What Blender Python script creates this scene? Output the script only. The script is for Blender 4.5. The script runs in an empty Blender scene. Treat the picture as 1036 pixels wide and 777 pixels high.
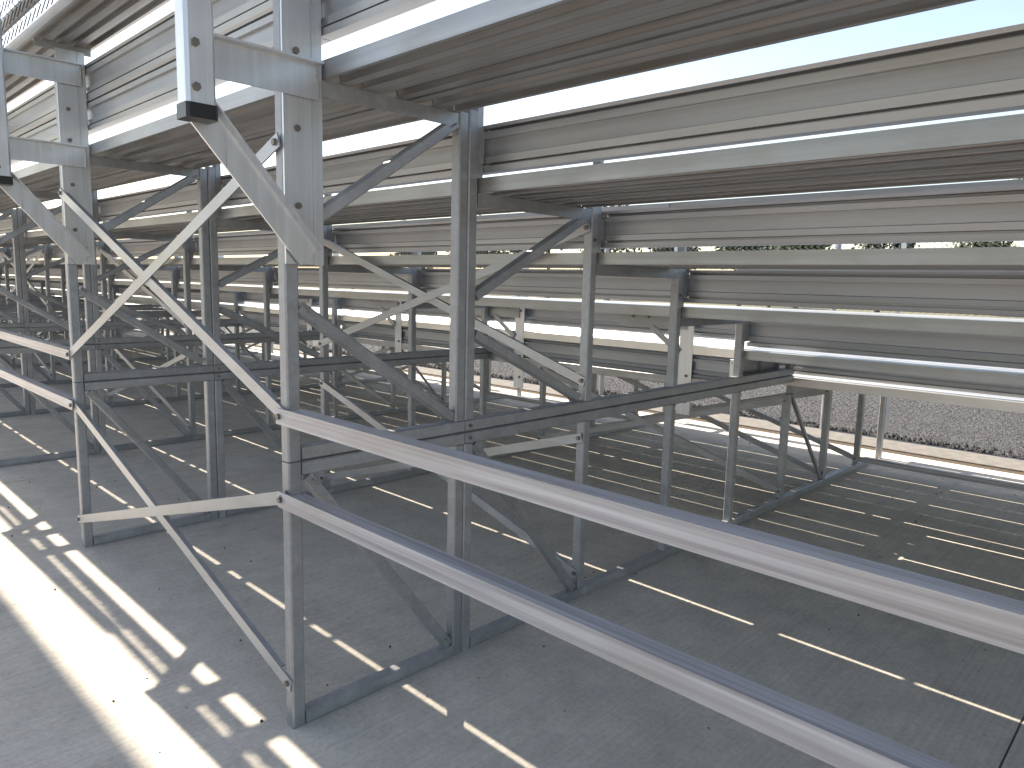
import bpy, math, random
import numpy as np
from mathutils import Vector, Matrix
R = math.radians
rng = random.Random(7)
sc = bpy.context.scene
col = sc.collection

# ------------------------------------------------------------------ camera, world, sun, exposure
CAM = (-0.91291, -1.67965, 1.22082)
cam_d = bpy.data.cameras.new('camera'); cam = bpy.data.objects.new('camera', cam_d); col.objects.link(cam)
YAW, PITCH, ROLL = 0.769424, -0.139173, 0.024446
fw = Vector((math.cos(YAW)*math.cos(PITCH), math.sin(YAW)*math.cos(PITCH), math.sin(PITCH)))
rt0 = Vector((math.sin(YAW), -math.cos(YAW), 0)); up0 = rt0.cross(fw)
rt = math.cos(ROLL)*rt0 + math.sin(ROLL)*up0; up = -math.sin(ROLL)*rt0 + math.cos(ROLL)*up0
m = Matrix((rt, up, -fw)).transposed().to_4x4(); m.translation = CAM
cam.matrix_world = m
cam_d.sensor_width = 36; cam_d.lens = 734.26/1036*36; cam_d.clip_start = 0.02; cam_d.clip_end = 3000
sc.camera = cam

SUN = Vector((-.02, 0.87, 1.0)).normalized()
elev = math.asin(SUN.z); azim = math.atan2(SUN.x, SUN.y)
w = bpy.data.worlds.new('World'); sc.world = w; w.use_nodes = True
wn = w.node_tree; wn.nodes.clear()
sky = wn.nodes.new('ShaderNodeTexSky'); sky.sky_type = 'NISHITA'; sky.sun_disc = False
sky.sun_elevation = elev; sky.sun_rotation = azim
sky.air_density = 1.0; sky.dust_density = 1.2; sky.ozone_density = 1.0
bg = wn.nodes.new('ShaderNodeBackground'); bg.inputs['Strength'].default_value = 0.10
wo = wn.nodes.new('ShaderNodeOutputWorld')
wn.links.new(sky.outputs[0], bg.inputs[0]); wn.links.new(bg.outputs[0], wo.inputs[0])
sd = bpy.data.lights.new('sun', 'SUN'); sd.energy = 4.2; sd.angle = R(0.55); sd.color = (1, .975, .94)
so = bpy.data.objects.new('sun', sd); col.objects.link(so); so.location = (20, 20, 30)
so.rotation_euler = SUN.to_track_quat('Z', 'Y').to_euler()
sc.view_settings.view_transform = 'Standard'; sc.view_settings.look = 'None'
sc.view_settings.exposure = 1.68; sc.view_settings.gamma = 1; sc.view_settings.use_white_balance = True; sc.view_settings.white_balance_temperature = 7600; sc.view_settings.white_balance_tint = 11; sc.view_settings.use_curve_mapping = False
sc.cycles.max_bounces = 10; sc.cycles.diffuse_bounces = 5; sc.cycles.glossy_bounces = 6

# ------------------------------------------------------------------ materials
def new_mat(name):
    mt = bpy.data.materials.new(name); mt.use_nodes = True
    nt = mt.node_tree; b = nt.nodes['Principled BSDF']
    return mt, nt, b
def N(nt, typ, **kw):
    n = nt.nodes.new(typ)
    for k, v in kw.items(): setattr(n, k, v)
    return n
def ramp(nt, src, stops):
    r = N(nt, 'ShaderNodeValToRGB'); e = r.color_ramp.elements
    while len(e) < len(stops): e.new(.5)
    for el, (p, c) in zip(e, stops):
        el.position = p; el.color = (c if len(c) == 4 else (*c, 1)) if not isinstance(c, float) else (c, c, c, 1)
    nt.links.new(src, r.inputs[0]); return r
def mapping(nt, scale, coord='Object'):
    tc = N(nt, 'ShaderNodeTexCoord'); mp = N(nt, 'ShaderNodeMapping'); mp.inputs['Scale'].default_value = scale
    nt.links.new(tc.outputs[coord], mp.inputs[0]); return mp
def noise(nt, vec, scale, detail=4, rough=.55):
    n = N(nt, 'ShaderNodeTexNoise'); n.inputs['Scale'].default_value = scale
    n.inputs['Detail'].default_value = detail; n.inputs['Roughness'].default_value = rough
    nt.links.new(vec, n.inputs['Vector']); return n
def mix(nt, fac, a, b, typ='MIX'):
    x = N(nt, 'ShaderNodeMix', data_type='RGBA', blend_type=typ)
    if isinstance(fac, float): x.inputs[0].default_value = fac
    else: nt.links.new(fac, x.inputs[0])
    for i, v in ((6, a), (7, b)):
        if isinstance(v, tuple): x.inputs[i].default_value = (*v, 1)
        else: nt.links.new(v, x.inputs[i])
    return x.outputs[2]
def bump(nt, b, h, strength, dist=.01):
    bp = N(nt, 'ShaderNodeBump'); bp.inputs['Strength'].default_value = strength; bp.inputs['Distance'].default_value = dist
    nt.links.new(h, bp.inputs['Height']); nt.links.new(bp.outputs[0], b.inputs['Normal'])
def vary(nt, c, amt):
    oi = N(nt, 'ShaderNodeObjectInfo')
    r = ramp(nt, oi.outputs['Random'], [(0, 1.0 - amt), (1, 1.0)])
    return mix(nt, 1.0, c, r.outputs[0], 'MULTIPLY')

def aluminium(name, c1, c2, metal, rough, dirt, streak=(30, .35, 30), var=.12):
    mt, nt, b = new_mat(name)
    mp = mapping(nt, streak); n1 = noise(nt, mp.outputs[0], 1.5, 5)
    mp2 = mapping(nt, (3, 1.2, 3)); n2 = noise(nt, mp2.outputs[0], 2.2, 6, .6)
    r1 = ramp(nt, n1.outputs[0], [(.3, c1), (.7, c2)])
    r2 = ramp(nt, n2.outputs[0], [(.48, 0.0), (.72, 1.0)])
    mu = N(nt, 'ShaderNodeMath', operation='MULTIPLY'); nt.links.new(r2.outputs[0], mu.inputs[0]); mu.inputs[1].default_value = dirt
    c = mix(nt, mu.outputs[0], r1.outputs[0], (.30, .27, .23))
    nt.links.new(vary(nt, c, var), b.inputs['Base Color'])
    b.inputs['Metallic'].default_value = metal
    rr = ramp(nt, n1.outputs[0], [(.25, rough-.07), (.75, rough+.08)]); nt.links.new(rr.outputs[0], b.inputs['Roughness'])
    mp3 = mapping(nt, (150, 2, 150)); n3 = noise(nt, mp3.outputs[0], 1, 2)
    bump(nt, b, n3.outputs[0], .06, .004)
    return mt
M_RISER = aluminium('riser_aluminium', (.355, .375, .405), (.45, .475, .51), .55, .40, .25)
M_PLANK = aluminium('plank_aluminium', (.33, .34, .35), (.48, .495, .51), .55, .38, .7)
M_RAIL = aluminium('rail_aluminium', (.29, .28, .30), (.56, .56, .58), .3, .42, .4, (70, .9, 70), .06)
M_DECK_GLARE = aluminium('deck_glare_aluminium', (.70, .69, .67), (.78, .77, .76), .8, .32, .25)  # paler than the other planks: sun glare is put into the base colour
M_BRACE = aluminium('brace_aluminium', (.34, .355, .38), (.46, .48, .51), .6, .40, .3, (14, 2.5, 14), .15)
def ridge(mt):      # fine extruded ridges along the length of the deck planks
    nt = mt.node_tree; b = nt.nodes['Principled BSDF']
    wv = N(nt, 'ShaderNodeTexWave', wave_type='BANDS', bands_direction='X'); wv.inputs['Scale'].default_value = 40
    nt.links.new(mapping(nt, (1, 1, 1)).outputs[0], wv.inputs['Vector'])
    bump(nt, b, wv.outputs['Fac'], .8, .003)
ridge(M_DECK_GLARE)
def plate_mat():
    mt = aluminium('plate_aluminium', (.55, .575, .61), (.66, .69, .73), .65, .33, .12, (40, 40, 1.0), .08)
    return mt
M_PLATE = plate_mat()
def galvanised():
    mt, nt, b = new_mat('galvanised_steel')
    mp = mapping(nt, (1, 1, 1)); n1 = noise(nt, mp.outputs[0], 9, 7, .65)
    v = N(nt, 'ShaderNodeTexVoronoi'); v.inputs['Scale'].default_value = 70; nt.links.new(mp.outputs[0], v.inputs['Vector'])
    r1 = ramp(nt, n1.outputs[0], [(.25, (.29, .305, .325)), (.55, (.385, .40, .425)), (.8, (.49, .505, .53))])
    r2 = ramp(nt, v.outputs['Color'], [(0, .86), (1, 1.0)])
    c = mix(nt, 1.0, r1.outputs[0], r2.outputs[0], 'MULTIPLY')
    nt.links.new(vary(nt, c, .18), b.inputs['Base Color'])
    b.inputs['Metallic'].default_value = .5
    rr = ramp(nt, n1.outputs[0], [(.3, .38), (.7, .56)]); nt.links.new(rr.outputs[0], b.inputs['Roughness'])
    bump(nt, b, n1.outputs[0], .3, .004)
    return mt
M_GALV = galvanised()
def plain(name, c, rough=.5, metal=0.0, sc_=20, amt=.3):
    mt, nt, b = new_mat(name)
    mp = mapping(nt, (1, 1, 1)); n1 = noise(nt, mp.outputs[0], sc_, 5)
    r = ramp(nt, n1.outputs[0], [(.3, tuple(x*(1-amt) for x in c)), (.7, c)])
    nt.links.new(r.outputs[0], b.inputs['Base Color']); b.inputs['Roughness'].default_value = rough; b.inputs['Metallic'].default_value = metal
    return mt
M_CAP = plain('black_plastic', (.012, .012, .013), .35)
M_BOLT = plain('bolt_steel', (.22, .20, .18), .45, .7, 60)
M_WELD = plain('weld_bead', (.45, .44, .42), .35, .8, 200, .5)
M_DIRT = plain('soil', (.085, .06, .04), .95, 0, 30, .5)
M_WIRE = plain('fence_wire', (.34, .35, .36), .5, .6)
M_BARK = plain('bark', (.12, .09, .07), .9, 0, 12, .5)
M_LEAF = plain('leaf_green', (.075, .10, .04), .6, 0, 3, .5)
M_LEAF2 = plain('leaf_dark', (.045, .065, .035), .6, 0, 3, .5)
M_FIELD = plain('dry_grass', (.16, .15, .08), .95, 0, 2, .4)
M_STONE = plain('crushed_stone', (.066, .065, .07), .8, 0, 14, .4)
def concrete():
    mt, nt, b = new_mat('broomed_concrete')
    mp = mapping(nt, (1, 1, 1), 'Object')
    big = noise(nt, mp.outputs[0], 1.1, 6, .6)
    fine = noise(nt, mp.outputs[0], 60, 4, .7)
    mpb = mapping(nt, (1.2, 95, 1)); br = noise(nt, mpb.outputs[0], 1.0, 4, .6)
    mid = noise(nt, mp.outputs[0], 6, 6, .7)
    c1 = ramp(nt, big.outputs[0], [(.3, (.55, .505, .435)), (.7, (.64, .595, .52))]).outputs[0]
    c2 = ramp(nt, mid.outputs[0], [(.3, .78), (.62, 1.0)]).outputs[0]
    c = mix(nt, 1.0, c1, c2, 'MULTIPLY')
    c3 = ramp(nt, br.outputs[0], [(.3, .86), (.6, 1.0)]).outputs[0]
    c = mix(nt, 1.0, c, c3, 'MULTIPLY')
    c4 = ramp(nt, fine.outputs[0], [(.3, .8), (.55, 1.0)]).outputs[0]
    c = mix(nt, 1.0, c, c4, 'MULTIPLY')
    st = noise(nt, mapping(nt, (2.2, .7, 1)).outputs[0], 1.6, 7, .7)
    sf = ramp(nt, st.outputs[0], [(.60, 0.0), (.75, .35)]).outputs[0]
    c = mix(nt, sf, c, (.56, .54, .50))
    dk = noise(nt, mapping(nt, (1, 1.6, 1)).outputs[0], 2.4, 8, .72)
    df = ramp(nt, dk.outputs[0], [(.30, .5), (.42, 0.0)]).outputs[0]
    c = mix(nt, df, c, (.25, .23, .20))
    nt.links.new(c, b.inputs['Base Color']); b.inputs['Roughness'].default_value = .85
    ad = N(nt, 'ShaderNodeMath', operation='ADD'); nt.links.new(br.outputs[0], ad.inputs[0]); nt.links.new(fine.outputs[0], ad.inputs[1])
    bump(nt, b, ad.outputs[0], .35, .003)
    return mt
M_CONC = concrete()
def asphalt():
    mt, nt, b = new_mat('gravelly_asphalt')
    mp = mapping(nt, (1, 1, 1))
    v = N(nt, 'ShaderNodeTexVoronoi'); v.inputs['Scale'].default_value = 60; nt.links.new(mp.outputs[0], v.inputs['Vector'])
    n1 = noise(nt, mp.outputs[0], 3, 6)
    r = ramp(nt, v.outputs['Color'], [(.1, (.04, .04, .042)), (.55, (.06, .058, .062)), (.9, (.095, .092, .096))])
    r2 = ramp(nt, n1.outputs[0], [(.3, .65), (.7, 1.0)])
    nt.links.new(mix(nt, 1.0, r.outputs[0], r2.outputs[0], 'MULTIPLY'), b.inputs['Base Color']); b.inputs['Roughness'].default_value = .75
    bump(nt, b, v.outputs['Distance'], 1.0, .02)
    return mt
M_ASPH = asphalt()

# ------------------------------------------------------------------ mesh helpers
class MB:
    def __init__(s): s.v = []; s.f = []
    def prism(s, prof, p, q, A, B, close=True):
        """extrude the 2-D outline prof (a,b) along p->q; A,B the axes of the outline"""
        p, q, A, B = Vector(p), Vector(q), Vector(A), Vector(B)
        n = len(prof); o = len(s.v)
        for e in (p, q):
            for a, b in prof: s.v.append(tuple(e + A*a + B*b))
        flip = (A.cross(B)).dot(q-p) < 0
        area = sum(prof[i][0]*prof[(i+1) % n][1]-prof[(i+1) % n][0]*prof[i][1] for i in range(n))
        if area < 0: flip = not flip
        fs = [(o+i, o+(i+1) % n, o+n+(i+1) % n, o+n+i) for i in range(n)]
        if close: fs += [tuple(o+i for i in reversed(range(n))), tuple(o+n+i for i in range(n))]
        s.f += [tuple(reversed(f)) for f in fs] if flip else fs
        return s
    def box(s, x0, x1, y0, y1, z0, z1, c=0.0):
        return s.prism(chamf(x1-x0, z1-z0, c), ((x0+x1)/2, y0, (z0+z1)/2), ((x0+x1)/2, y1, (z0+z1)/2), (1, 0, 0), (0, 0, 1))
    def tube(s, p, q, r, n=10):
        p, q = Vector(p), Vector(q); d = (q-p).normalized()
        A = d.orthogonal().normalized(); B = d.cross(A)
        return s.prism([(r*math.cos(2*math.pi*i/n), r*math.sin(2*math.pi*i/n)) for i in range(n)], p, q, A, B)
    def mesh(s, name):
        me = bpy.data.meshes.new(name); me.from_pydata(s.v, [], s.f); me.update(); return me
def chamf(w_, h_, c):
    a, b = w_/2, h_/2
    if c <= 0: return [(-a, -b), (a, -b), (a, b), (-a, b)]
    return [(-a+c, -b), (a-c, -b), (a, -b+c), (a, b-c), (a-c, b), (-a+c, b), (-a, b-c), (-a, -b+c)]
def bar(p, q, w_, h_, side, c=.004):
    """square tube p->q; side = direction of its width"""
    p, q = Vector(p), Vector(q); d = (q-p).normalized(); A = Vector(side); A = (A-d*A.dot(d)).normalized(); B = d.cross(A)
    return MB().prism(chamf(w_, h_, c), p, q, A, B)
def put(name, me, mat, parent=None, loc=(0, 0, 0)):
    if isinstance(me, MB): me = me.mesh(name)
    if mat and not me.materials: me.materials.append(mat)
    o = bpy.data.objects.new(name, me); col.objects.link(o); o.location = loc
    if parent is not None: o.parent = parent
    return o
def empty(name, loc, label, cat, group=None):
    o = bpy.data.objects.new(name, None); o.empty_display_size = .1; col.objects.link(o); o.location = loc
    return tag(o, label, cat, group)
def tag(o, label, cat, group=None):
    o['label'] = label; o['category'] = cat
    if group: o['group'] = group
    return o
def structure(o): o['kind'] = 'structure'; return o
def stuff(o): o['kind'] = 'stuff'; return o
ORD = ['nearest', 'second', 'third', 'fourth', 'fifth', 'sixth', 'seventh', 'eighth', 'ninth', 'tenth', 'eleventh', 'twelfth',
       'thirteenth', 'fourteenth', 'fifteenth', 'sixteenth', 'seventeenth', 'eighteenth', 'nineteenth']

# ------------------------------------------------------------------ dimensions
D = .61; S = 1.8387; W = .038; HB = .7444
TB = {1: 1.713, 2: 1.492, 3: 1.294, 4: 1.088, 5: .868, 6: .682}   # underside of each tread level (6 = walkway)
TH = .044
PT = {1: 1.730, 2: 1.5075, 3: 1.296, 4: 1.072, 5: .852}           # post tops
NF = 17
YA, YB, YC, YD, YE = -3.68, .012, 3*S+.02, 8*S+.02, NF*S+.1
def px(k): return k*D

# ------------------------------------------------------------------ setting: ground
GX = MB().box(-400, 900, -600, 900, -.40, -.10); structure(put('ground', GX, M_FIELD))
jy = -1.40
ys = [jy+4.64*i for i in range(-2, 9)]
fill = plain('joint_sealant', (.16, .155, .15), .8)
for y in ys[1:-1]: structure(put('joint_filler', MB().box(-3.2, 5.0, y-.0029, y+.0029, -.05, -.003), fill))
for a, b in zip(ys[:-1], ys[1:]):
    for x0, x1 in ((-3.2, 5.0),):
        o = put('concrete_slab', MB().box(x0, x1, a+.003, b-.003, -.1, 0, .002), M_CONC); structure(o)
structure(put('added_bounce_ground', MB().box(-14, -3.205, -20, 45, -.09, -.003), plain('reddish_bounce_ground', (.27, .225, .215), .9, 0, 6, .35)))  # unseen ground added behind the camera for its faintly reddish bounce and reflection
structure(put('dirt_strip', MB().box(5.0, 5.13, -12, 40, -.09, -.006), M_DIRT))
structure(put('concrete_kerb', MB().box(5.13, 5.56, -12, 40, -.09, .006, .004), plain('kerb_concrete', (.17, .16, .145), .9, 0, 14, .35)))
structure(put('asphalt_track', MB().box(5.56, 22, -40, 80, -.09, -.004), M_ASPH))

# crushed stone along the asphalt edge
def stones(n, x0, x1, y0, y1, s0, s1, z, seed, powx=1.0):
    g = np.random.default_rng(seed)
    base = np.array([(1, 0, 0), (-1, 0, 0), (0, 1, 0), (0, -1, 0), (0, 0, 1), (0, 0, -.6)], float)
    fc = np.array([(0, 2, 4), (2, 1, 4), (1, 3, 4), (3, 0, 4), (2, 0, 5), (1, 2, 5), (3, 1, 5), (0, 3, 5)])
    x = x0+(x1-x0)*g.random(n)**powx; y = y0+(y1-y0)*g.random(n)
    s_ = (s0+(s1-s0)*g.random(n)**2)[:, None, None]
    th = g.random(n)*6.28; c, s = np.cos(th), np.sin(th)
    v = base[None]*(g.uniform(.55, 1.15, (n, 6, 1)))*s_
    X = v[..., 0]*c[:, None]-v[..., 1]*s[:, None]+x[:, None]; Y = v[..., 0]*s[:, None]+v[..., 1]*c[:, None]+y[:, None]
    Z = v[..., 2]+z+s_[..., 0]*.35
    V = np.stack([X, Y, Z], -1).reshape(-1, 3); F = (fc[None]+6*np.arange(n)[:, None, None]).reshape(-1, 3)
    me = bpy.data.meshes.new('gravel'); me.from_pydata(V.tolist(), [], F.tolist()); me.update(); return me
stuff(put('gravel', stones(42000, 5.60, 10.5, -1.5, 10, .003, .010, -.004, 3, 1.5), M_STONE))
stuff(put('edge_rubble', stones(3500, 5.56, 5.80, -1.5, 14, .008, .028, -.004, 5, 1.6), plain('dark_rubble', (.035, .033, .033), .8, 0, 9, .7)))
stuff(put('grit', stones(420, -.6, 4.8, -1.6, 4, .002, .007, 0, 9), plain('grit', (.06, .05, .045), .9)))

# ------------------------------------------------------------------ frames
def post(x, z0, z1, y=W/2): return bar((x, y, z0), (x, y, z1), W, W, (1, 0, 0))
def diag(a, b, y=W/2): return bar((a[0], y, a[1]), (b[0], y, b[1]), W*.86, W*.86, (0, 1, 0))
xa, xb = px(1)-W/2, px(1)+W/2+.002
g = .0015
parts = []       # (name, mesh, material)
def P(name, mb, mat=None): parts.append((name, mb.mesh(name), mat or M_GALV))
# lower storey
P('post', post(W/2, 0, HB-g)); P('post', post(xa, .0, HB-W-g)); P('post', post(xb, .0, HB-W-g))
for k in (2, 3, 4): P('post', post(px(k)+W/2, W, HB-W-g))
P('post', post(px(5)+W/2, W, .635))
for k in (6, 7): P('post', post(px(k)+W/2, W, .635))
P('base_chord', bar((W+.001, W/2, W/2), (xa-W/2-.001, W/2, W/2), W, W, (0, 1, 0)))
P('base_chord', bar((xb+W/2+.001, W/2, W/2), (4.50, W/2, W/2), W, W, (0, 1, 0)))
P('beam', bar((W+.001, W/2, HB-g-W/2), (xa+W/2, W/2, HB-g-W/2), W, W, (0, 1, 0)))
P('beam', bar((xb-W/2, W/2, HB-g-W/2), (px(5)+W+.004, W/2, HB-g-W/2), W, W, (0, 1, 0)))
P('walkway_beam', bar((px(5)+W+.006, W/2, .66), (4.73, W/2, .66), W, .042, (0, 1, 0)))
P('diagonal_brace', diag((W+.02, .70), (xa-.03, .045))); P('diagonal_brace', diag((xb+.028, .70), (px(2)-.02, .045)))
P('diagonal_brace', bar((px(5)+W+.03, W/2, .63), (px(6)-.005, W/2, .045), .02, .02, (0, 1, 0), .003))
# upper storey
P('post', post(W/2, HB+g, 2.075)); P('post', post(xa, HB+W+g, PT[1]-.012)); P('post', post(xb, HB+W+g, PT[1]))
for k in (2, 3, 4, 5): P('post', post(px(k)+W/2, HB+W+g, PT[k]))
P('beam', bar((W+.001, W/2, HB+g+W/2), (xa+W/2, W/2, HB+g+W/2), W, W, (0, 1, 0)))
P('beam', bar((xb-W/2, W/2, HB+g+W/2), (px(5)+W+.004, W/2, HB+g+W/2), W, W, (0, 1, 0)))
P('diagonal_brace', diag((xa-.025, PT[1]-.045), (W+.005, 1.335))); P('diagonal_brace', diag((W+.005, 1.145), (xa-.03, .80)))
P('diagonal_brace', diag((px(2)-.01, PT[2]-.04), (xb+W/2+.005, 1.175))); P('diagonal_brace', diag((xb+W/2+.005, 1.055), (px(2)-.03, .80)))
# tread angles and riser brackets
def angle_x(x0, x1, z):       # an angle along X: web faces -Y, flange on top
    prof = [(0, 0), (0, -.040), (.004, -.040), (.004, -.004), (.034, -.004), (.034, 0)]
    return MB().prism(prof, (x0, .002, z), (x1, .002, z), (0, 1, 0), (0, 0, 1))
for k in (1, 2, 3, 4):
    P('tread_angle', angle_x(W+.001 if k == 1 else px(k-1)+W+.002 + (.003 if k == 2 else 0), px(k)-.001 - (W+.002 if k == 1 else 0), TB[k]-.001))
for k in (1, 2, 3, 4, 5):
    x = xb+W/2 if k == 1 else px(k)+W
    bw = .028 if k == 1 else .043; prof = [(0, 0), (bw, 0), (bw, .03), (bw-.004, .03), (bw-.004, .004), (0, .004)]
    if k < 5: P('riser_bracket', MB().prism(prof, (x+.001, .006, TB[k+1]+TH+.045), (x+.001, .006, TB[k]-.03), (1, 0, 0), (0, 1, 0)))
# seat support angles
for k in (1, 2, 3, 4):
    x = px(k-1); z = 2.145 if k == 1 else TB[k]+TH+.39
    P('seat_angle', MB().prism([(0, 0), (0, -.030), (.004, -.030), (.004, -.004), (.03, -.004), (.03, 0)], (x-.07, .004, z-.001), (x+.135, .004, z-.001), (0, 1, 0), (0, 0, 1)))
    P('seat_leg', bar((x+.055, .025, (2.0 if k == 1 else TB[k]+TH)), (x+.055, .025, z-.006), .03, .034, (1, 0, 0)), M_GALV)
# front post of the walkway with its aluminium guard plate
P('post', post(4.755, 0, .68))
P('guard_plate', MB().prism([(0, 0), (.10, 0), (.10, .03), (.094, .03), (.094, .006), (0, .006)], (4.725, -.012, .20), (4.725, -.012, 1.70), (1, 0, 0), (0, 1, 0)), M_PLATE)
# rear guard: channel plate bolted to the rear post, two outriggers, strut
PL = MB().prism([(-.001, -.009), (.073, -.009), (.074, -.007), (.076, -.007), (.077, -.009), (.104, -.009), (.106, -.007), (.106, .03), (.101, .03), (.101, -.002), (-.001, -.002)], (0, 0, 1.253), (0, 0, 2.12), (1, 0, 0), (0, 1, 0))
P('channel_plate', PL, M_PLATE)
def outrig(z):
    prof = [(0, 0), (0, .086), (-.030, .086), (-.030, .081), (-.006, .081), (-.006, 0)]
    return MB().prism(prof, (-.195, -.016, z), (.090, -.016, z), (0, 1, 0), (0, 0, 1))
P('outrigger_bracket', outrig(1.655), M_PLATE); P('outrigger_bracket', outrig(1.982), M_PLATE)
for z in (1.655, 1.982):
    mb = MB().tube((.085, -.020, z+.003), (.085, -.020, z+.078), .0055, 6)
    P('weld_bead', mb, M_WELD)
a, b = Vector((-.222, -.0165, 1.596)), Vector((.058, -.0165, 1.272)); d_ = (b-a).normalized(); nrm = Vector((-d_.z, 0, d_.x))
P('strut', MB().prism([(-.034, 0), (.022, 0), (.030, .004), (.034, -.026), (.030, -.026), (.026, -.006), (-.034, -.006)], a, b, nrm if nrm.z > 0 else -nrm, (0, 1, 0)), M_PLATE)
P('guard_post', MB().prism(chamf(.064, .056, .007), (-.2235, -.046, 1.565), (-.2235, -.046, 3.10), (1, 0, 0), (0, 1, 0)), M_PLATE)
P('end_cap', MB().prism(chamf(.069, .061, .006), (-.2235, -.046, 1.551), (-.2235, -.046, 1.582), (1, 0, 0), (0, 1, 0)), M_CAP)
def bolt(p, axis=(0, -1, 0), r=.0085, h=.006):
    p = Vector(p); return MB().tube(p, p+Vector(axis)*h, r, 6)
for z in (1.396, 1.581, 1.761, 1.885): P('bolt', bolt((.034, -.009, z)), M_BOLT)
for z in (1.614, 1.703, 1.87, 2.03): P('bolt', bolt((-.236, -.074, z), r=.0095), M_BOLT)
for zz in (HB-.02, HB+.02): P('bolt', bolt((xb+.004, .0, zz), r=.006, h=.005), M_BOLT)
for (x, z, dx, dz) in ((W+.03, .69, .02, -.022), (xa-.028, .05, -.02, .022), (W+.01, 1.15, .02, -.018), (xa-.03, PT[1]-.05, -.02, -.012), (xb+.03, .69, .02, -.022)):
    P('weld_bead', MB().tube((x, .0025, z), (x+dx, .0025, z+dz), .004, 5), M_WELD)
for k in (2, 3): P('bolt', bolt((px(k)+W/2, 0, TB[k]-.11), r=.006), M_BOLT)

for j in range(-1, NF+1):
    if j < 0: lab = 'galvanised truss frame standing behind the photographer, under the boards'
    elif j == 0: lab = 'large galvanised truss frame standing nearest, its rear foot lowest in view'
    elif j < 9: lab = f'galvanised truss frame standing {ORD[j]} down the row, counted from the nearest one'
    else: lab = 'tiny distant galvanised truss frame far down the row, beyond the ninth one'
    f = empty('bleacher_frame', (0, j*S, 0), lab, 'frame', 'truss frames carrying the bleachers')
    far = j > 5
    for name, me, mat in parts:
        if far and name in ('bolt', 'weld_bead'): continue
        put(name, me, mat, f)

# ------------------------------------------------------------------ cross braces and rails between frames
def brace(name, X, y0, z0, y1, z1, label, group, cat, leg=.035, mat=M_BRACE, trim=.05, off=0.0, fl=.016):
    """aluminium angle in the plane X: web faces -X, second leg points to +X along its upper edge"""
    Y0, Y1 = y0, y1
    o = empty(name, (X, Y0, 0), label, cat, group)
    p, q = Vector((-.005-off, 0, z0)), Vector((-.005-off, Y1-Y0, z1)); d = (q-p).normalized()
    u = Vector((0, -d.z, d.y)); u = u if u.z > 0 else -u
    p2, q2 = p-d*.016, q+d*.016
    put('web', MB().prism([(0, -leg/2), (.004, -leg/2), (.004, leg/2), (0, leg/2)], p2, q2, (1, 0, 0), u), mat, o)
    put('flange', MB().prism([(.0042, leg/2-.004), (.0042, leg/2), (fl, leg/2), (fl, leg/2-.004)], p+d*trim, q-d*trim, (1, 0, 0), u), mat, o)
    for e in (p, q): put('bolt', bolt((e.x, e.y, e.z), (-1, 0, 0), .0085, .007), M_BOLT, o)
    return o
def ordw(j): return ORD[j] if j >= 0 else 'unseen'
PLANES = [('rear', 0, 1), ('second', px(2), 1), ('fifth', px(5), 0), ('sixth', px(6), 0), ('walkway', px(7), 0)]
yc = W/2
for pname, X, upper in PLANES:
    zu = {0: (.868, 1.545), 1: (.86, 1.425)}[0 if X == 0 else 1]
    zl = (.13, .65) if X == 0 else ((.10, .64) if X < 2 else (.075, .60))
    for j in range(0, NF-1, 2):
        a, b = j*S+yc, (j+1)*S+yc
        for st, zz in (('upper', zu), ('lower', zl)):
            if st == 'upper' and not upper: continue
            for kk, (z0, z1) in enumerate((zz, zz[::-1])):
                where = f'between the {ordw(j)} and {ordw(j+1)} frames' if j < 9 else 'between frames too far off to count'
                lab = f'{st} {pname}-post cross brace climbing {"away" if z1 > z0 else "nearer"}, {where}'
                if j >= 9: lab = f'distant {st} {pname}-post cross brace {where}'
                brace('cross_brace', X, a, z0, b, z1, lab, 'aluminium cross braces between the frames', 'brace', off=.0045*kk)
    for j in range(-1, NF-1, 2):
        if X == 0: lev = ((.866, 'upper'), (.645, 'lower'))
        elif pname == 'walkway': lev = ((.075, 'low'),)
        else: continue
        for z, st in lev:
            a, b = j*S+yc, (j+1)*S+yc
            where = 'running from the nearest frame out of view' if j < 0 else (f'between the {ordw(j)} and {ordw(j+1)} frames' if j < 9 else 'between frames too far off to count')
            brace('rail', X, a, z, b, z, f'{st} level aluminium {pname}-post rail, {where}', 'horizontal aluminium rails between the frames', 'rail', leg=.042 if X == 0 else .036, mat=M_RAIL, off=.0095, fl=.042)

# ------------------------------------------------------------------ boards: treads, risers, seats, walkway
def tread_profile(w_, h_=TH, legs=4, noses='rf'):
    """open extrusion seen from below: skin, closed rear / front nose, shallow ribs with feet; (0,0) = rear lower edge"""
    out = []
    if 'r' in noses: out.append([(0, 0), (.012, 0), (.012, .003), (.004, .005), (.004, h_-.0042), (0, h_-.0042)])
    if 'f' in noses: out.append([(w_, 0), (w_, h_-.0042), (w_-.004, h_-.0042), (w_-.004, .005), (w_-.012, .003), (w_-.012, 0)])
    a, b = (.006 if 'r' in noses else .020), (w_-.006 if 'f' in noses else w_-.020)
    out.append([(0, h_-.004), (w_, h_-.004), (w_, h_), (0, h_)])
    out.append([(a, h_-.022), (b, h_-.022), (b, h_-.0044), (a, h_-.0044)])
    for i in range(0 if 'r' not in noses else 1, legs + (1 if 'f' not in noses else 0)):
        x = min(max(w_*i/legs, a+.015), b-.015)
        out.append([(x-.015, .0), (x+.015, .0), (x+.015, .003), (x+.002, .006), (x+.006, h_-.0222), (x-.006, h_-.0222), (x-.002, .006), (x-.015, .003)])
    return out
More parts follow.
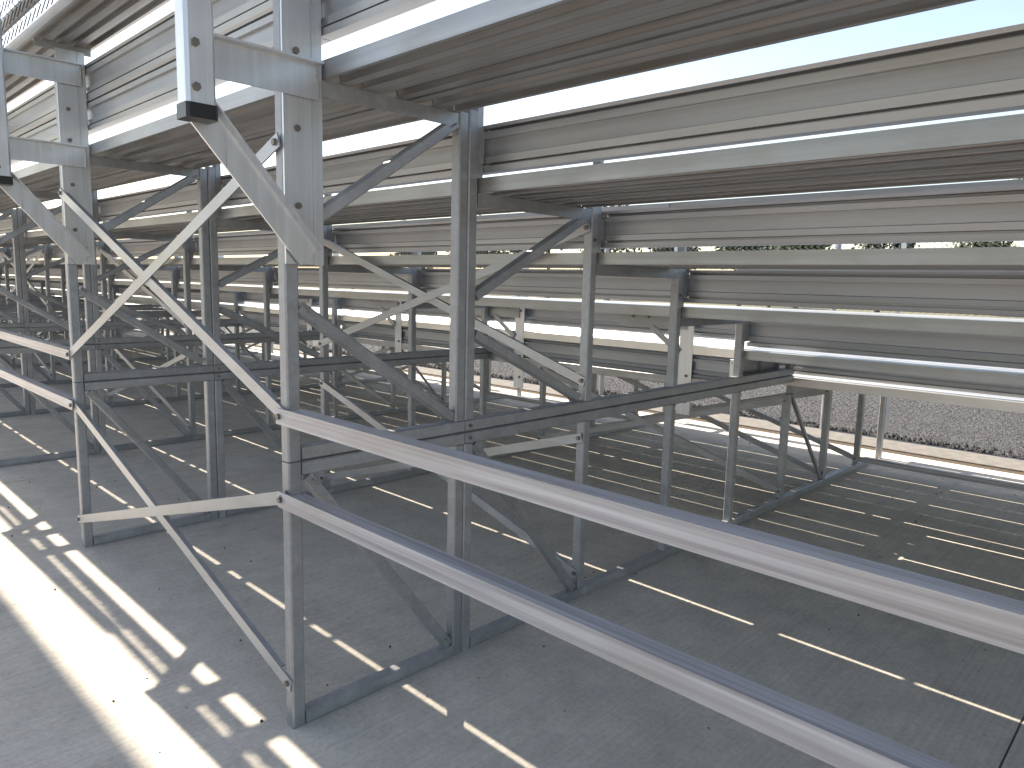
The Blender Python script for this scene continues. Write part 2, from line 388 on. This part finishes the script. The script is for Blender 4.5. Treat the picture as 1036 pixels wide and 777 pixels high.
def board(profs, X, Z, y0, y1):
    mb = MB(); L = (y1-y0)/2
    for pr in profs: mb.prism(pr, (0, -L, 0), (0, L, 0), (1, 0, 0), (0, 0, 1))
    return mb, (X, (y0+y1)/2, Z)
def riser_profile(h=.147):
    k = h/.147
    rear = [(.003, 0), (0, .019), (.025, .020), (.025, .028), (.007, .029), (.004, .050), (.013, .053), (.012, .101), (.012, .104), (.001, .105), (-.001, .125),
            (.026, .126), (.026, .136), (.003, .137), (0, .147)]
    return [[(x, z*k) for x, z in rear] + [(.040, h), (.040, h-.004), (.030, h-.004), (.030, .004), (.040, .004), (.040, 0)]]
SECT = {'A': (YA, YB, 'right of the nearest frame'), 'B': (YB+.004, YC, 'left of the nearest frame'),
        'C': (YC+.004, YD, 'beyond the fourth frame'), 'D': (YD+.004, YE, 'at the far end of the stand')}
ROW = {1: 'top', 2: 'second', 3: 'third', 4: 'fourth', 5: 'fifth'}
split = {1: .318, 2: .905, 3: 1.497, 4: 2.14, 5: 2.648}
for sname, (y0, y1, where) in SECT.items():
    for k in (1, 2, 3, 4, 5):
        if k == 5 and sname == 'B': continue
        x0 = .111 if k == 1 else px(k-1)+W+.006 + (.004 if k == 2 else 0)
        x1 = 3.078 if k == 5 else px(k)-.045
        gp = .0042 if k != 4 else .0015
        for (a, b, side) in ((x0, split[k]-gp, 'rear'), (split[k]+gp, x1, 'front')):
            mb, loc = board(tread_profile(b-a, legs=max(2, round((b-a)/.078)), noses='r' if side == 'rear' else 'f'), a, TB[k], y0, .040 if (k == 5 and sname == 'A') else y1)
            tag(put('tread_plank', mb, M_PLANK, loc=loc), f'{side} foot plank of the {ROW[k]} row down, {where}', 'plank', 'ribbed foot planks of the bleachers')
    for k in (1, 2, 3, 4, 5):
        x = (xb+W/2+.03 if k == 1 else px(k)+W+.045)
        z0 = TB[k+1]+TH+.019; x += .008 if k == 5 and sname == 'B' else 0; h = TB[k]-(.018 if k == 1 else .002)-z0
        if k == 4 and sname == 'B': z0, h = .965, TB[4]-.967
        mb, loc = board(riser_profile(h), x, z0, y0, y1)
        tag(put('riser_board', mb, M_RISER, loc=loc), f'grooved riser board under the {ROW[k]} row down, {where}', 'riser board', 'upright riser boards of the bleachers')
    # two boards close the back under the top seat
    for i, (z0, h, nm) in enumerate(((1.815, .124, 'lower'), (1.941, .136, 'upper'))):
        mb, loc = board(riser_profile(h), .109, z0, y0, y1)
        tag(put('riser_board', mb, M_RISER, loc=loc), f'{nm} of two grooved boards below the topmost seat, {where}', 'riser board', 'upright riser boards of the bleachers')
    for k in (1, 2, 3, 4, 5):
        if k == 5 and sname == 'B': continue
        mb, loc = board(tread_profile(.225, .042, 4), px(k-1)-.08, (2.145 if k == 1 else TB[k]+TH+.39), y0, y1)
        tag(put('seat_plank', mb, M_PLANK, loc=loc), f'aluminium seat plank of the {ROW[k]} row down, {where}', 'seat', 'seat planks of the bleachers')
    # walkway along the front
    edges = [px(5)+W+.004, 3.24, 3.47, 3.70, 3.93, 4.16, 4.39, 4.615]
    for i, (a, b) in enumerate(zip(edges[:-1], edges[1:])):
        ga, gb = (.0009, .0038) if i % 2 == 0 else (.0038, .0009)
        mb, loc = board(tread_profile(b-a-ga-gb, .046, 3), a+ga, TB[6], y0, y1)
        tag(put('walkway_plank', mb, M_DECK_GLARE, loc=loc), f'{["first","second","third","fourth","fifth","sixth","seventh","eighth","ninth","tenth"][i]} walkway plank from the seating side, {where}', 'plank', 'walkway planks along the front')
# the landing that takes the place of the lowest row left of the nearest frame
for i, (a, b) in enumerate(((2.490, 2.690), (2.694, 2.890), (2.894, 3.092))):
    mb, loc = board(tread_profile(b-a, TH, 3), a, TB[5], .052, YC)
    tag(put('landing_plank', mb, M_DECK_GLARE, loc=loc), f'{["rear","middle","front"][i]} plank of the sunlit landing left of the nearest frame', 'plank', 'landing planks')
for j in range(0, 3):
    y0, y1 = j*S+W+.012, (j+1)*S-.010
    t = empty('landing_riser', (2.49, (y0+y1)/2, TB[6]+.030), f'grooved riser panel edging the landing between the {ORD[j]} and {ORD[j+1]} frames', 'riser board', 'landing riser panels')
    L = (y1-y0)/2
    put('panel', MB().prism(riser_profile(.118)[0], (.008, -L+.03, .033), (.008, L, .033), (1, 0, 0), (0, 0, 1)), M_RISER, t)
    put('lower_edge', MB().box(.002, .05, -L+.029, L, -.018, .029, .003), M_PLANK, t)
    put('end_plate', MB().box(-.002, .05, -L+.004, -L+.028, .0, .150, .001), M_PLATE, t)
    for z in (.03, .13): put('rivet', bolt((-.002, -L+.016, z), (-1, 0, 0), .004, .003), M_BOLT, t)

# closing box beside the nearest frame, between its fourth and fifth posts
t = empty('closing_panel', (2.56, .048, .734), 'small dark framed end panel between the last posts of the nearest frame', 'panel')
put('panel', MB().box(0, .47, .016, .020, .0, .130), M_GALV, t)
for nm, (x0, x1, z0, z1) in {'top_bar': (0, .44, .110, .130), 'bottom_bar': (0, .44, .03, .048), 'end_bar': (.42, .445, .0485, .1095), 'middle_bar': (.22, .24, .0485, .1095)}.items():
    put(nm, MB().box(x0, x1, 0, .0155, z0, z1, .002), M_GALV, t)

# guard posts at the front of the fourth row, above the landing
for i, y in enumerate((.335, 1.56, 2.85, 4.16)):
    t = empty('landing_guard_post', (2.50, y, .54), f'bolted aluminium guard plate over the landing, {["nearest","second","third","farthest"][i]} of the four', 'guard post', 'guard posts over the landing')
    put('plate', MB().prism([(0, -.04), (.006, -.04), (.006, .034), (.03, .034), (.03, .04), (0, .04)], (-.012, 0, 0), (-.012, 0, .545), (1, 0, 0), (0, 1, 0)), M_PLATE, t)
    put('bracket', MB().prism([(0, 0), (0, .072), (-.03, .072), (-.03, .067), (-.005, .067), (-.005, 0)], (-.013, .0, .455), (-.013, .43, .455), (1, 0, 0), (0, 0, 1)), M_RISER, t)
    put('strut', bar((-.022, .215, .456), (-.022, .04, .335), .005, .032, (1, 0, 0), .001), M_BRACE, t)
    for z in (.07, .21, .50): put('bolt', bolt((-.012, -.01, z), (-1, 0, 0)), M_BOLT, t)
    for yy in (.10, .24, .34): put('bolt', bolt((-.012, yy, .512), (-1, 0, 0), .008, .006), M_BOLT, t)

# ------------------------------------------------------------------ fences
def chainlink(y0, y1, z0, z1, pitch, r):
    V, F = [], []
    n = int((y1-y0)/pitch); m_ = int((z1-z0)/(pitch/2))
    for i in range(n):
        for k in range(m_):
            s0 = 1 if k % 2 == 0 else -1
            ya, yb = y0+i*pitch+s0*pitch/2.0, y0+i*pitch-s0*pitch/2.0
            za, zb = z0+k*pitch/2, z0+(k+1)*pitch/2
            dx = r*.8*s0
            o = len(V)
            for (y, z) in ((ya, za), (yb, zb)):
                V += [(dx+r, y, z), (dx-r*.5, y, z+r*.87), (dx-r*.5, y, z-r*.87)]
            F += [(o, o+1, o+4, o+3), (o+1, o+2, o+5, o+4), (o+2, o, o+3, o+5)]
    me = bpy.data.meshes.new('mesh_fabric'); me.from_pydata(V, [], F); me.update(); return me
t = empty('chain_link_fence', (5.51, 5, 0), 'galvanised chain link fence standing along the gravel edge beyond the kerb', 'fence')
stuff(put('mesh_fabric', chainlink(-6.6, 9, .05, 1.85, .055, .0021), M_WIRE, t))
for i in range(-3, 4): put('fence_post', MB().tube((0, -4.29+i*2.44+.01, -.05), (0, -4.29+i*2.44+.01, 1.9), .026, 10), M_GALV, t)
put('top_rail', MB().tube((0, -12, 1.88), (0, 9, 1.88), .021, 8), M_GALV, t)
t = empty('guard_fence', (-.17, 4, 2.06), 'chain link guard fence with a pipe rail behind the topmost seat', 'fence')
stuff(put('mesh_fabric', chainlink(-5.5, 8, .03, 1.05, .062, .0024), M_CAP, t))
put('pipe_rail', MB().tube((.028, -5.5, .135), (.028, 28, .135), .021, 10), M_GALV, t)
put('top_rail', MB().tube((-.05, -5.5, 1.04), (-.05, 28, 1.04), .021, 10), M_GALV, t)

# ------------------------------------------------------------------ trees beyond the track
def crown_mesh(seed, h, r, n):
    g = np.random.default_rng(seed)
    V, F = [], []
    cl = [(g.uniform(-.6, .6)*r, g.uniform(-.6, .6)*r, h*(.45+.5*g.random()), r*g.uniform(.35, .6)) for _ in range(16)]
    for i in range(n):
        cx, cy, cz, cr = cl[i % len(cl)]
        d = g.normal(size=3); d /= np.linalg.norm(d)
        p = np.array((cx, cy, cz))+d*cr*g.random()**.4
        a = g.normal(size=3); a /= np.linalg.norm(a); b = np.cross(a, d); b /= np.linalg.norm(b)+1e-6
        s = g.uniform(.10, .22); o = len(V)
        V += [tuple(p-a*s), tuple(p+b*s*.6), tuple(p+a*s), tuple(p-b*s*.6)]; F.append((o, o+1, o+2, o+3))
    me = bpy.data.meshes.new('crown'); me.from_pydata(V, [], F); me.update(); return me
def trunk_mesh(h, r):
    mb = MB()
    for i in range(5):
        z0, z1 = h*.62*i/5, h*.62*(i+1)/5
        r0 = r*(1-.13*i)
        mb.tube((.05*math.sin(i), 0, z0), (.05*math.sin(i+1), 0, z1), r0, 7)
    for k in range(5):
        a = k*1.3; mb.tube((0, 0, h*(.35+.05*k)), (math.cos(a)*h*.2, math.sin(a)*h*.2, h*(.55+.06*k)), r*.35, 5)
    return mb.mesh('trunk')
kinds = [(crown_mesh(1, 6.5, 2.4, 2600), trunk_mesh(6.5, .17), M_LEAF), (crown_mesh(2, 5.4, 2.1, 2200), trunk_mesh(5.4, .14), M_LEAF2), (crown_mesh(3, 7.6, 2.2, 2600), trunk_mesh(7.6, .18), M_LEAF2)]
y = -6.0; i = 0
while y < 62:
    cm, tm, lm = kinds[(i*7+i//3) % 3]
    t = empty('tree', (46+rng.uniform(-4, 6), y, -.1), 'leafy tree in the far line beyond the dark track, glimpsed through the gaps', 'tree', 'trees far beyond the track')
    s = rng.uniform(.8, 1.15); t.scale = (s, s, s); t.rotation_euler.z = rng.uniform(0, 6)
    put('trunk', tm, M_BARK, t); put('crown', cm, lm, t)
    y += rng.uniform(2.2, 5.5); i += 1

# ------------------------------------------------------------------ unseen box added above and behind the top row to shade the slab behind the guard posts
t = empty('added_shade_box', (-1.35, 4.7, 0), 'unseen box added on tall legs above the top row to shade the slab behind', 'added shade box')
put('shade_body', MB().box(-.95, .89, -1.35, 1.15, 4.4, 6.5, .02), M_RISER, t)
put('shade_lid', MB().box(-1.05, .89, -1.45, 1.25, 6.505, 6.6, .01), M_GALV, t)
for x in (-.8, .1):
    for yy in (-1.2, 1.0): put('leg', bar((x, yy, 0), (x, yy, 4.398), .08, .08, (1, 0, 0)), M_GALV, t)
